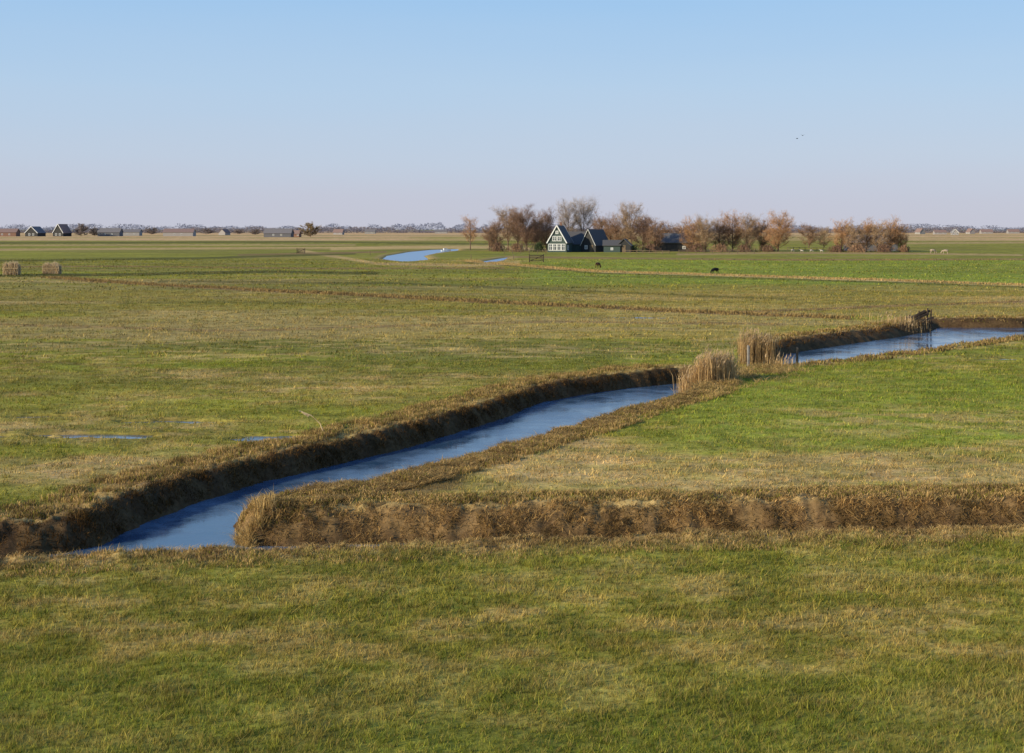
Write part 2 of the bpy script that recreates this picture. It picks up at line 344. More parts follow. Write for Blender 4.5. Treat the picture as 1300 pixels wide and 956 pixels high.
def bankveg(name,poly,wv,n,omin,omax,hr,wr,ylim,label,droop,tone=1.0,seed=1):
    x,y,no=bankpts(poly,wv,n,omin,omax,.46,ylim)
    inf=bankinfo(x,y);z,d,w,dep,pd=height(x,y,inf)
    dens=fbm(x,y,.7,3,80+seed)
    cross=(no[:,1]>.8)&(x>-7.5)&(y<40)
    nearside=(no[:,1]<-.8)&(y<34)
    face0=d<w*.85
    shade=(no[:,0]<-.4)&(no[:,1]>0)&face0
    gap=fbm(x,y,.55,4,140,.9)
    pk=np.where(cross,np.where(face0,sm(.32,.50,gap)*.8+.2,sm(.34,.55,dens)*.8+.15),sm(.38,.6,dens)*.8+.15)
    pk=np.where(shade,.2+.7*sm(.40,.6,gap),pk);pk=np.where(nearside,pk*.5,pk)
    m=(d>.03)&(rng.uniform(0,1,len(x))<pk)
    x,y,z,d,w,no,dens,cross,nearside,shade,gap=[q[m] for q in(x,y,z,d,w,no,dens,cross,nearside,shade,gap)]
    n=len(x);h=rng.uniform(*hr,n)*(.4+1.2*dens);face=d<w*1.15
    h=np.where(cross&face,h*1.55,h);h=np.where(cross&~face,h*.8,h);h=np.where(nearside,h*.6,h);h=np.where(shade,h*1.3,h)
    f=rng.uniform(0,1,n)[:,None]**.65;C=(STR*1.15)*f+BRO*.65*(1-f);C=C*rng.uniform(.5,1.3,n)[:,None]*tone
    C=C*np.where(fbm(x,y,.5,3,130)<.45,.6,1.08)[:,None]  # darker noise patches paint shadow gaps between the tufts
    gg=((rng.uniform(0,1,n)<.14)&~shade&~(cross&face))[:,None];C=np.where(gg,GREEN*.9,C)
    top_=sm(.40,.75,d/w)
    C=np.where(shade[:,None],C*(np.array([.34,.26,.20])+.45*top_[:,None]*sm(.46,.60,gap)[:,None]),C)  # shade painted into blades on the bank face turned from the sun
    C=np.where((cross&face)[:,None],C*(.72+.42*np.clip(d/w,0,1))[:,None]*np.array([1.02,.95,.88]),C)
    drop=np.where(cross,rng.uniform(.25,1.35,n),rng.uniform(.1,1.2,n))*droop*face
    hz=h*(1-1.3*drop)
    sl_=np.where(cross,.7,.4)
    lx=-no[:,0]*h*drop*.8+rng.normal(0,1,n)*sl_*h;ly=-no[:,1]*h*drop*.9+rng.normal(0,.35,n)*h
    wd=rng.uniform(*wr,n)*np.where(cross,1.15,1)
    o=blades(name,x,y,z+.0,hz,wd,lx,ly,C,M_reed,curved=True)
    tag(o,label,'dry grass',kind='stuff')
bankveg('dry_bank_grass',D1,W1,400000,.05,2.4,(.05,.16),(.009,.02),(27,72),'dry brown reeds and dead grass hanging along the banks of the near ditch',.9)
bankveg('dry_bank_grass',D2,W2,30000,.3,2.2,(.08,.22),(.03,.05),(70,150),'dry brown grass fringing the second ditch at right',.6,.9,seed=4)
def litter():
    n=110000;i=rng.integers(0,len(CREST)-1,n);t=rng.uniform(0,1,n);cr_=np.array(CREST,float)
    px=cr_[i,0]*(1-t)+cr_[i+1,0]*t;py=cr_[i,1]*(1-t)+cr_[i+1,1]*t+rng.uniform(-6,30,n)
    y=F*H/(py-HZ);x=(px-650)*y/F;z,d,w,dep,pd=height(x,y);nf=fbm(x,y,.6,3,171)
    m=(d>.3)&(debris(x,y)>.3)&(rng.uniform(0,1,n)<sm(.36,.58,nf));x,y,z,nf=x[m],y[m],z[m],nf[m];n=len(x)
    h=rng.uniform(.04,.2,n);f=rng.uniform(0,1,n)[:,None]**.7;C=(STR*1.1*f+BRO*.65*(1-f))*rng.uniform(.5,1.25,n)[:,None]
    o=blades('cut_reed_litter',x,y,z,h*.8,rng.uniform(.012,.026,n),h*rng.normal(0,1.6,n),h*rng.normal(0,1.6,n),C,M_reed,curved=True);tag(o,'matted strip of brown cut reed along the right bank of the near ditch','dry grass',kind='stuff')
litter()
def fringe(name,pts,n,rad,hr,wr,label,lean=.25,bright=1.0,thr=.40):
    pts=np.array(pts,float);seg=np.hypot(*(np.diff(pts,axis=0)).T);i=rng.choice(len(seg),n,p=seg/seg.sum());t=rng.uniform(0,1,n)
    x=pts[i,0]*(1-t)+pts[i+1,0]*t+rng.normal(0,rad,n);y=pts[i,1]*(1-t)+pts[i+1,1]*t+rng.normal(0,rad,n)
    z,d,w,dep,pd=height(x,y);dn=fbm(x,y,.6*max(1,rad),3,90)
    m=(d>.0)&(dn>thr);x,y,z,dn=x[m],y[m],z[m],dn[m];n=len(x);h=rng.uniform(*hr,n)*(.4+dn*1.2)
    C=(STR*1.05)*rng.uniform(.5,1.2,n)[:,None]*bright
    o=blades(name,x,y,z-.02,h,rng.uniform(*wr,n),h*rng.normal(.05,lean,n),h*rng.normal(0,lean,n),C,M_reed,curved=True)
    tag(o,label,'dry grass',kind='stuff');return o
fringe('corner_reed_fringe',[G(322,650,-.2),G(306,674,-.4),G(312,686,-.4),G(370,684,-.3)],6000,.28,(.10,.34),(.010,.018),'pale matted dry reeds on the corner where the ditches meet',lean=.7)
fringe('edge_straw',[G(*p) for p in[(0,708),(150,699),(300,696),(600,688),(900,680),(1300,672)]],12000,.14,(.03,.12),(.010,.018),'straw fringe along the near edge of the foreground ditch',lean=1.6,bright=1.1,thr=.36)
fringe('flattened_straw',[G(845,497),G(900,488),G(950,476),G(990,466)],8000,.9,(.08,.26),(.018,.035),'flattened pale straw around the foot of the reed clumps',lean=1.8,bright=.95,thr=.42)
for li,(lab,k) in enumerate([('brown reed line crossing the middle field',0),('pale straw line below the bright green far field',1)]):
    xs,yy,*_=LINES[k];fringe('reed_line',[G(a_,b_) for a_,b_ in zip(xs,yy)],12000,.8 if k==0 else 1.1,(.08,.30),(.06,.12),lab,bright=.6 if k==0 else .9)
# ------------------------------------------------------------------ reed clumps
def reed_clump(pts,n,rad,h0,h1,label,sway=(.0,0),tone=1.0):
    pts=np.array(pts,float)
    root=empty('reed_clump',(0,0,0),0,label,'reeds','tall dry reed clumps')
    seg=np.hypot(*(np.diff(pts,axis=0)).T);i=rng.choice(len(seg),n,p=seg/seg.sum());t=rng.uniform(0,1,n)
    x=pts[i,0]*(1-t)+pts[i+1,0]*t+rng.normal(0,rad,n);y=pts[i,1]*(1-t)+pts[i+1,1]*t+rng.normal(0,rad*1.3,n)
    z=np.maximum(height(x,y)[0],-.7);dn=fbm(x,y,.45,2,99);h=(h0+(h1-h0)*rng.uniform(0,1,n)**1.2)*(.55+dn*.75)
    C=(c(.72,.49,.23))*rng.uniform(.5,1.2,n)[:,None]*tone
    lx=rng.normal(sway[0],.10,n)*h;ly=rng.normal(0,.12,n)*h
    o=blades('stems',x,y,z-.03,h,rng.uniform(.014,.028,n),lx,ly,C,M_reed,curved=True,parent=root,basedark=.85);o['kind']='stuff'
    m=rng.uniform(0,1,n)<.3
    k=m.sum();px_=x[m]+lx[m]*.9;py_=y[m]+ly[m]*.9;pz=z[m]+h[m]*.88
    o=blades('plumes',px_,py_,pz,np.full(k,.2),np.full(k,.05),rng.normal(.08,.05,k),rng.normal(0,.05,k),(c(.58,.42,.25))*rng.uniform(.7,1.2,k)[:,None]*tone,M_reed,parent=root,basedark=1);o['kind']='stuff'
    m=rng.uniform(0,1,n)<.8;k=m.sum()
    o=blades('leaves',x[m]+lx[m]*.3,y[m]+ly[m]*.3,z[m]+h[m]*rng.uniform(.1,.7,k),rng.uniform(-.1,.3,k),np.full(k,.03),rng.normal(0,.2,k),rng.normal(0,.2,k),C[m]*1.05,M_reed,parent=root,basedark=1);o['kind']='stuff'
reed_clump([G(868,485),G(893,486),G(915,484),G(926,482)],2000,.22,.8,1.6,'low dense golden reeds standing at the end of the near ditch')
reed_clump([G(944,463),G(958,462),G(978,462)],1100,.20,1.2,2.0,'taller separate dry reed clump right of the golden reeds',tone=.85)
reed_clump([G(985,466),G(1000,464)],110,.5,.3,.7,'short reed tuft at the left tip of the second ditch')
reed_clump([G(1128,412),G(1160,409)],240,.7,.3,1.0,'low straw reed clump left of the old plank dam')
M_straw=plain('dry_straw',(.62,.46,.25))
def arch_stalk():
    x,y=G(412,552);t=empty('reed_stalk',(x,y,.0),0,'single long reed stalk arching to the left above the left bank','reed')
    mb=MB();mb.tube([(0,0,0),(-.15,0,.38),(-.45,0,.66),(-.80,0,.80)],[.022,.02,.017,.012],5);mb.build('stem',M_straw,t)
    mb=MB()
    for k in range(24): mb.tube([(-.50-.014*k,0,.69+.005*k),(-.56-.014*k,random.uniform(-.05,.05),.60+.01*k)],[.018,.007],3)
    mb.build('plume',M_straw,t)
arch_stalk()
# ------------------------------------------------------------------ trees
TC={'dark':(.20,.115,.075),'brown':(.29,.17,.10),'tan':(.39,.26,.15),'orange':(.48,.265,.125),'grey':(.38,.30,.235),'olive':(.28,.20,.11),'haze':(.27,.22,.20)}  # haze tone: aerial haze mixed into the twig colour of far trees
M_tw={k:plain('twig_'+k,v,.9,.3,.6) for k,v in TC.items()}
M_bark=plain('bark',(.16,.11,.08),.95,.3,2)
M_ev=plain('evergreen',(.05,.07,.03),.8,.4,2)
def tree(px,top,wpx,Y,ck,shape,label,group,dens=1.0,name='bare_tree'):
    base=HZ+F*H/Y;h=(base-top)*Y/F;R=wpx*Y/F/2*1.25;x=(px-650)*Y/F
    root=empty(name,(x,Y,0),0,label,'tree',group)
    rs=random.Random(int(px*13+Y));tm=MB();cm=MB()
    lean=rs.uniform(-.05,.05)*h
    tp=[(0,0,-.2),(lean*.2+rs.uniform(-.1,.1),0,h*.25),(lean*.6,rs.uniform(-.2,.2),h*.5),(lean,0,h*.78)]
    r0=h*.012+.05;tm.tube(tp,[r0,r0*.8,r0*.5,r0*.15],6)
    nl=int(22*dens)+6;tw=[]
    for i in range(nl):
        f=(i+rs.random())/nl;z0=h*(.02+.60*f) if shape!='tall' else h*(.12+.58*f)
        a=rs.uniform(0,6.283)
        if shape=='tall': rr=R*(1-.35*abs(f-.4))*rs.uniform(.5,1.15);rise=h*rs.uniform(.14,.34)
        else: rr=R*math.sqrt(max(.2,1-((f-.35)/.75)**2))*rs.uniform(.4,1.1);rise=h*rs.uniform(.10,.34)
        s=Vector((lean*f,0,z0));e=Vector((lean*f+rr*.85*math.cos(a),rr*.85*math.sin(a),min(h*rs.uniform(.82,.97),z0+rise)))
        mid=(s+e)/2+Vector((0,0,-rise*.12));rl=r0*.36*(1-.5*f)
        tm.tube([s,mid,e],[rl,rl*.65,rl*.3],4,False)
        for j in range(8):
            t=rs.uniform(.2,1);b0=s.lerp(mid,t*2) if t<.5 else mid.lerp(e,(t-.5)*2)
            dr=Vector((rs.gauss(math.cos(a)*.4,.6),rs.gauss(math.sin(a)*.4,.6),rs.uniform(.1,1.1))).normalized()
            L_=h*rs.uniform(.08,.2);e2=b0+dr*L_;e2.z=min(e2.z,h*.97)
            tm.tube([b0,e2],[rl*.35,rl*.14],3,False);tw.append((b0,e2))
    nt_=int(4200*dens/len(tw))+2
    wv=.0175*Y/431*(1.9 if Y>1000 else 1)
    for b0,e2 in tw:
        for k in range(nt_):
            p=b0.lerp(e2,rs.uniform(.0,1.1))+Vector((rs.gauss(0,.014*h),rs.gauss(0,.014*h),rs.gauss(0,.012*h)));dr=Vector((rs.gauss(0,.6),rs.gauss(0,.6),rs.uniform(-.2,1.4)))
            if dr.length<.1: continue
            dr.normalize();q=p+dr*h*rs.uniform(.04,.12)
            if q.z>h*1.05: q.z=h*1.05-rs.random()*1.2
            s_=dr.orthogonal().normalized();s_.rotate(Matrix.Rotation(rs.uniform(0,6.28),3,dr));s_*=wv*rs.uniform(.6,1.5)
            cm.add([p-s_,p+s_,q],[(0,1,2)])
    tm.build('trunk',M_bark,root);cm.build('crown',M_tw[ck],root)
    return root
O=['first','second','third','fourth','fifth','sixth','seventh','eighth','ninth','tenth','eleventh','twelfth','thirteenth']
tree(597,272,20,470,'orange','tall','slim pale orange tree standing alone left of the farm grove','farm grove trees',.6)
lg=[(621,281,22,455,'brown','round',.9),(631,272,26,462,'brown','round',1.2),(645,259,28,470,'tan','tall',1.2),(657,262,28,465,'brown','tall',1.4),(669,258,32,450,'dark','round',1.8),(683,267,28,470,'brown','round',1.6),(694,261,28,475,'dark','round',1.6)]
for i,t in enumerate(lg): tree(*t[:6],f'{O[i]} tree from the left in the dense brown row left of the green house','farm grove trees',t[6])
bh=[(720,251,30,490,'grey','tall',1.2),(741,247,30,495,'grey','tall',1.2),(762,267,36,485,'brown','round',1.7)]
for i,t in enumerate(bh): tree(*t[:6],['tall grey bare tree rising behind the green house gable','tall grey bare tree behind the dark roof right of the green gable','lower brown tree behind the second dark gable'][i],'farm grove trees',t[6])
rh=[(774,275,26,460,'brown','round',1.2),(788,268,30,455,'brown','round',1.6),(802,254,28,450,'tan','tall',1.4),(816,266,34,448,'dark','round',1.8),(831,274,30,440,'brown','round',1.5),(847,281,26,470,'brown','round',1.2)]
for i,t in enumerate(rh): tree(*t[:6],f'{O[i]} tree from the left right of the farm between sheds and barn','farm grove trees',t[6])
mg=[(866,280,28,470,'brown','round',1.2),(880,273,34,440,'orange','round',1.6),(896,269,36,438,'tan','round',1.7),(913,274,34,444,'brown','round',1.7),(930,265,36,448,'orange','round',1.7),(947,267,36,446,'tan','round',1.7),(966,274,34,450,'brown','round',1.6),(988,265,44,440,'orange','round',2.4)]
for i,t in enumerate(mg): tree(*t[:6],'broad orange brown willow, largest crown right of the middle row' if i==7 else f'{O[i]} tan tree from the left in the middle row right of the barn','middle row trees',t[6])
rg=[(1027,280,34,520,'brown','round',1.3),(1046,286,30,520,'tan','round',1.1),(1068,275,32,436,'orange','round',1.4),(1084,280,30,432,'tan','round',1.3),(1100,275,32,436,'orange','round',1.4),(1115,279,30,432,'tan','round',1.3),(1130,273,32,434,'orange','round',1.4),(1144,280,28,436,'orange','round',1.3)]
for i,t in enumerate(rg): tree(*t[:6],f'{O[i]} tree from the left in the right-hand row of bare willows','right-hand willows',t[6])
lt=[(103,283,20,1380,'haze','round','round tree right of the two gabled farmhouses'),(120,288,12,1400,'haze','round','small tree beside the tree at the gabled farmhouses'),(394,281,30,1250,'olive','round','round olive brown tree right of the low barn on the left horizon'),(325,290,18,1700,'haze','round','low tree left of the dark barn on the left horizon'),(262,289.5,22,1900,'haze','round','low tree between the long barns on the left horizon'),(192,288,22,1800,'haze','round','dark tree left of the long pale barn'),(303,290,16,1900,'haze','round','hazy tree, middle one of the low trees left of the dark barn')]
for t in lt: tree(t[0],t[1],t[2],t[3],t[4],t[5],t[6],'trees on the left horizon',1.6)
def shrub(px,Y,wpx,hpx,ck,label):
    x=(px-650)*Y/F;h=hpx*Y/F;R=wpx*Y/F/2;root=empty('shrub',(x,Y,0),0,label,'shrub','low shrubs round the farm');cm=MB();tm=MB();rs=random.Random(int(px))
    for k in range(7):
        a=rs.uniform(0,6.28);tm.tube([(0,0,0),(R*.6*math.cos(a),R*.4*math.sin(a),h*.8)],[.07,.02],4)
    for k in range(1300):
        a=rs.uniform(0,6.28);r=math.sqrt(rs.random());zz=rs.random();rr=R*math.sqrt(max(0,1-zz*zz*.9))*(.75+.3*math.sin(a*3)+.1*math.sin(a*7))
        p=Vector((rr*r*math.cos(a),rr*r*.8*math.sin(a),h*zz*rs.uniform(.8,1.15)));q=[p+Vector((rs.gauss(0,.08),rs.gauss(0,.08),rs.gauss(0,.25))) for _ in range(3)];cm.add(q,[(0,1,2)])
    tm.build('stems',M_bark,root);cm.build('foliage',M_tw.get(ck,M_ev),root)
for i,(px,Y,w_,h_,ck) in enumerate([(632,440,30,10,'dark'),(656,436,30,10,'brown'),(684,440,24,10,'ev'),(802,434,24,8,'ev'),(826,434,30,9,'dark'),(885,436,38,9,'dark'),(915,434,38,9,'brown'),(945,436,36,8,'dark'),(975,436,34,8,'dark'),(1062,428,28,8,'dark'),(1090,426,36,9,'brown'),(1122,426,36,9,'dark'),(1148,428,20,8,'brown')]):
    shrub(px,Y,w_,h_,ck,f'{O[i]} low dark shrub from the left at the foot of the farm trees')
# ------------------------------------------------------------------ buildings
def brick(name,c0):
    m,nt,b,o=newmat(name);N=nt.nodes;L=nt.links;tc=N.new('ShaderNodeTexCoord');w=N.new('ShaderNodeTexWave');w.bands_direction='Z';w.inputs['Scale'].default_value=2.2;w.inputs['Distortion'].default_value=.4
    L.new(tc.outputs['Object'],w.inputs['Vector']);r=N.new('ShaderNodeValToRGB');r.color_ramp.elements[0].color=(*[v*.7 for v in c0],1);r.color_ramp.elements[1].color=(*[v*1.15 for v in c0],1)
    L.new(w.outputs['Fac'],r.inputs[0]);L.new(r.outputs[0],b.inputs['Base Color']);b.inputs['Roughness'].default_value=.8;return m
M_green=brick('dark_green_boards',(.06,.09,.08));M_black=brick('black_tarred_boards',(.035,.035,.035));M_roof=brick('slate_roof',(.095,.09,.09))
M_white=plain('white_paint',(.78,.78,.76),.6,.05);M_glass=plain('window_glass',(.07,.085,.10),.1,.2);M_rbr=brick('red_brick',(.24,.13,.09))
M_hz=plain('hazy_pale_wall',(.32,.30,.29),.8,.1);M_wood=plain('weathered_wood',(.18,.13,.085),.9,.3);M_hdark=brick('hazy_dark_wall',(.13,.13,.145));M_hroof=brick('hazy_roof',(.20,.18,.18));M_hred=brick('hazy_red_roof',(.28,.18,.15))  # far wall and roof colours have aerial haze painted in
def house(name,px,Y,wd,dp,wh,rh,rz,wm,rm,label,cat='house',group=None,trim=True,wins=(),side=(),chim=True,door=None,over=.35,tw_=.24):
    x=(px-650)*Y/F;t=empty(name,(x,Y,-.05),rz,label,cat,group)
    mb=MB();a=wd/2;b_=dp/2
    P_=[(-a,0),(a,0),(a,wh),(0,rh),(-a,wh)]
    mb.add([(p,-b_,q_) for p,q_ in P_]+[(p,b_,q_) for p,q_ in P_],[(0,1,2,3,4),(9,8,7,6,5)]+[(i,i+5,(i+1)%5+5,(i+1)%5) for i in range(5)])
    mb.build('wall',wm,t)
    sl=math.atan2(rh-wh,a);rb=MB();th=.18
    for s in(-1,1):
        ex=s*(a+over*math.cos(sl));ez=wh-over*math.sin(sl);n_=Vector((s*math.sin(sl),0,math.cos(sl)))
        p=[Vector((0,0,rh+.03)),Vector((ex,0,ez+.03))];vs=[]
        for pp in p:
            for off in(0,th):
                for yy in(-b_-over,b_+over): vs.append(pp+n_*off+Vector((0,yy,0)))
        rb.add(vs,[(0,1,5,4),(2,6,7,3),(0,4,6,2),(1,3,7,5),(4,5,7,6),(0,2,3,1)])
    ro=rb.build('roof',rm,t)
    if chim:
        cb=MB();cb.box((0,b_*.3,rh+.3),(.6,.6,1.4));cb.box((0,b_*.3,rh+1.05),(.75,.75,.12));cb.build('chimney',M_rbr,ro)
    if trim:
        for s in(-1,1):
            for e in(-1,1):
                tb=MB();tb.bar((0,e*(b_+over+.05),rh+.12),(s*(a+over*math.cos(sl)),e*(b_+over+.05),wh-over*math.sin(sl)+.1),.08,tw_);tb.build('bargeboard',M_white,t)
    def window(cx,cz,ww,hh,sd=None):
        fm=MB();gm=MB()
        def P(u,v,dd): return (cx+u,-b_-dd,cz+v) if sd is None else (sd*(a+dd),cx+u,cz+v)
        def bx(mb_,u,v,su,sv,dd,td):
            c_=P(u,v,dd);mb_.box(c_,(su,td,sv) if sd is None else (td,su,sv))
        bx(fm,0,hh/2,ww+.2,.16,.05,.1);bx(fm,0,-hh/2,ww+.2,.16,.05,.1);bx(fm,-ww/2,0,.16,hh-.16,.05,.1);bx(fm,ww/2,0,.16,hh-.16,.05,.1);bx(fm,0,0,.10,hh-.16,.045,.07);bx(fm,0,hh*.12,ww-.16,.09,.04,.05)
        fo=fm.build('window',M_white,t);bx(gm,0,0,ww-.12,hh-.12,.012,.02);gm.build('pane',M_glass,fo)
    for w_ in wins: window(*w_)
    for sd,cx,cz,ww,hh in side: window(cx,cz,ww,hh,sd)
    if door:
        db=MB();db.box((door[0],-b_-.04,1.1),(1.1,.08,2.2));do=db.build('door',M_wood,t);hb=MB();hb.box((door[0]+.4,-b_-.1,1.1),(.06,.06,.2));hb.build('handle',M_glass,do)
    return t
house('green_house',711,431,5.9,9,3.0,8.1,math.radians(-14),M_green,M_roof,'dark green wooden house with white trimmed steep gable and white windows',trim=True,
      wins=[(-1.95,1.6,1.1,1.9),(-.65,1.6,1.1,1.9),(.65,1.6,1.1,1.9),(1.95,1.6,1.1,1.9),(-.75,4.2,1.1,1.4),(.75,4.2,1.1,1.4),(0,6.1,.7,.8)],side=[(1,-2.5,1.4,1.2,1.3)],door=None,tw_=.32)
house('farm_barn',735,440,8,11,2.4,6.2,math.radians(82),M_green,M_roof,'long dark roofed barn wing joining the green house on its right',cat='barn',trim=False,wins=(),side=[(-1,-2,1.5,1.0,1.1)],chim=False,door=None)
house('gabled_barn',756,436,5.0,9,2.2,6.9,math.radians(-32),M_black,M_roof,'second dark steep gable with thin pale trim right of the green house',cat='barn',wins=[(-.8,1.5,.8,1.0)],chim=False,door=(1.0,),tw_=.10)
house('garden_shed',777,428,5,5,2.1,3.6,math.radians(85),M_green,M_roof,'low dark green shed right of the second gable',cat='shed',trim=False,chim=False,side=[(-1,0,1.1,.6,.6)])
house('storage_shed',793,428,4,5,2.1,4.0,math.radians(-10),M_black,M_roof,'small black shed at the right end of the farmyard',cat='shed',trim=False,chim=False,door=(0,))
house('grey_barn',856,446,8,12,2.8,5.6,math.radians(84),M_black,plain('grey_sheet',(.12,.125,.135),.7,.15),'low dark barn with grey roof right of the farm grove',cat='barn',trim=False,chim=False,side=[(-1,-3,1.3,.8,.8)])
house('grey_barn',1105,456,8,16,2.6,5.0,math.radians(86),M_hdark,M_hroof,'low barn half hidden behind the right-hand willows',cat='barn',trim=False,chim=False)
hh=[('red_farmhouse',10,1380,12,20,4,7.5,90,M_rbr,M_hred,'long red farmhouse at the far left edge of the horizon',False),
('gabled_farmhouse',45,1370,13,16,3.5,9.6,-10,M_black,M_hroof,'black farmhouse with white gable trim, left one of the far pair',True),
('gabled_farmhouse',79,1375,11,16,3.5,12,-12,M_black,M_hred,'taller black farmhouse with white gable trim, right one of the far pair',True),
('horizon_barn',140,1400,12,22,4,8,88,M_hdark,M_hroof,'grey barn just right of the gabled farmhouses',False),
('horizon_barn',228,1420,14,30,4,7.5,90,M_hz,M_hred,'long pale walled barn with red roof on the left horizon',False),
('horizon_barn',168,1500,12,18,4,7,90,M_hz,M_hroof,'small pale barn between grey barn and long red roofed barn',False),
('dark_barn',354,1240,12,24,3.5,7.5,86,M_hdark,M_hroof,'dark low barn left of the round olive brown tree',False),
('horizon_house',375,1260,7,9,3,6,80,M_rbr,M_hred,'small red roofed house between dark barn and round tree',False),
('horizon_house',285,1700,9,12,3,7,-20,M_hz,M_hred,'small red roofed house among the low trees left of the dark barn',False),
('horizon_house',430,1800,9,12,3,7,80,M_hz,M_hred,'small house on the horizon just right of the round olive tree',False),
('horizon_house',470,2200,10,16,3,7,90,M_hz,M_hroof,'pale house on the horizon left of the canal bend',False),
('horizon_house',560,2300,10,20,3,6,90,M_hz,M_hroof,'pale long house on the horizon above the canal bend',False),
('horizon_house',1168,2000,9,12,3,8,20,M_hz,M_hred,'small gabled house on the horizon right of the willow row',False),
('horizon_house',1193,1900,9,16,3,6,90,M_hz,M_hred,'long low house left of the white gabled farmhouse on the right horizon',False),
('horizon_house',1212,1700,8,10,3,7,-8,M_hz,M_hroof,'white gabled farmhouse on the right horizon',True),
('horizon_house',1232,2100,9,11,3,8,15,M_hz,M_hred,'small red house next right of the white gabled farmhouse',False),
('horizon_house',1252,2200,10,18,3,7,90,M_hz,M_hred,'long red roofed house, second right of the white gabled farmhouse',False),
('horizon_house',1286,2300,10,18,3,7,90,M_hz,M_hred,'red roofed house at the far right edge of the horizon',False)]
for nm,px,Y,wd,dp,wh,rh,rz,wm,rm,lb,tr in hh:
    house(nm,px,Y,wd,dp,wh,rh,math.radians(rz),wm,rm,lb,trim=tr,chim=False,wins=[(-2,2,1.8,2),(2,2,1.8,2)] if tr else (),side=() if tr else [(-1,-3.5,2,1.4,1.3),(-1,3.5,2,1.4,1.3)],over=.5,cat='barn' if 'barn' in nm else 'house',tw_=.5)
def woods(Y,hb,n,cc,label,seed):  # cc is a tree colour with distance haze painted into it
    xs=rng.uniform(-.62*Y,.62*Y,n);e=fbm(xs/Y*100,xs*0,.9,4,seed);e2=fbm(xs/Y*100,xs*0,9,2,seed+5)
    top=hb*Y/F*(.3+.9*sm(.25,.8,e)*(.3+e2));z=rng.uniform(0,1,n)*top;y=Y+rng.uniform(-30,30,n)*Y/2000
    s=.55*Y/2000;V=np.empty((n,3,3))
    for k in range(3): V[:,k]=np.stack([xs+rng.normal(0,1.6*s,n),y+rng.normal(0,s,n),np.maximum(z+rng.normal(0,1.0*s,n),-1)],1)
    C=np.array(cc)*rng.uniform(.8,1.2,n)[:,None];C=np.repeat(C[:,None,:],3,1).reshape(-1,3)
    o=fastmesh('distant_woodland',V.reshape(-1,3),np.arange(3*n),np.arange(n)*3,M_bl,C);tag(o,label,'woodland',kind='stuff')
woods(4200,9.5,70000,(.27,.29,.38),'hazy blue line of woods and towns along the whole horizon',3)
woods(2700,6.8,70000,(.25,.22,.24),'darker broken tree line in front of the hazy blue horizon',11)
# ------------------------------------------------------------------ fences and small things
def fence(pts,sp,hp,label):
    a=Vector((*pts[0],0));b_=Vector((*pts[1],0));L_=(b_-a).length;n=int(L_/sp)+1
    t=empty('wooden_fence',a,math.atan2(b_.y-a.y,b_.x-a.x),label,'fence')
    pm=None
    for k in range(n):
        if pm is None:
            mb=MB();mb.tube([(0,0,-.2),(0,0,hp)],[.09,.08],6);pm=mb.build('post',M_wood,t)
        else:
            o=pm.copy();COL.objects.link(o);o.parent=t;o.location=(k*sp,0,0)
    for z in(.45,.95):
        mb=MB();mb.box(((n-1)*sp/2,-.1,z*hp/1.1),((n-1)*sp,.04,.1));mb.build('rail',M_wood,t)
fence([G(862,322),G(968,322)],2.4,1.15,'dark post and rail fence in front of the middle row of trees')
fence([G(1000,318),G(1058,319)],2.6,1.15,'short post and rail fence beside the sheep')
fence([G(792,322),G(852,323)],2.4,1.1,'post and rail fence right of the farmyard sheds')
fence([G(640,322),G(694,322)],2.4,1.1,'post and rail fence left of the green house')
M_dw=plain('old_wet_wood',(.07,.05,.035),.85,.4,3)
def gate(px,py,wpx,hpx,label):
    x,y=G(px,py);W=wpx*y/F;h=hpx*y/F;t=empty('field_gate',(x,y,0),.1,label,'gate')
    for s in(-1,1):
        mb=MB();mb.tube([(s*W/2,0,-.2),(s*W/2,0,h*1.15)],[.1,.09],6);mb.build('post',M_dw,t)
    for k in range(4):
        mb=MB();mb.box((0,-.05,h*(.22+.25*k)),(W-.2,.05,.16));mb.build('rail',M_dw,t)
    mb=MB();mb.bar((-W/2+.1,-.12,h*.2),(W/2-.1,-.12,h*.95),.04,.12);mb.build('brace',M_dw,t)
gate(681,333,18,9,'dark wooden field gate in the meadow left of the farm')
gate(382,322,10,6,'small grey gate left of the canal bend')
M_gp=plain('grey_weathered_post',(.24,.22,.20),.85,.25,4)
def post(px,py,h,label,m=M_wood,r=.07):
    x,y=G(px,py);mb=MB();mb.tube([(0,0,-.2),(0,0,h*.95),(0,0,h)],[r,r*.93,r*.4],7);o=mb.build('fence_post',m);o.location=(x,y,0);tag(o,label,'post','lone posts')
for px,py,l in[(598,330,'lone post right of the canal bend'),(652,330,'post just right of the short canal glimpse'),(470,324,'lone post left of the canal bend'),(1012,460,'short post at the tip of the second ditch')]: post(px,py,1.3 if py<400 else .8,l)
post(950,467,1.15,'grey weathered post standing in front of the taller reed clump',M_gp,.075)
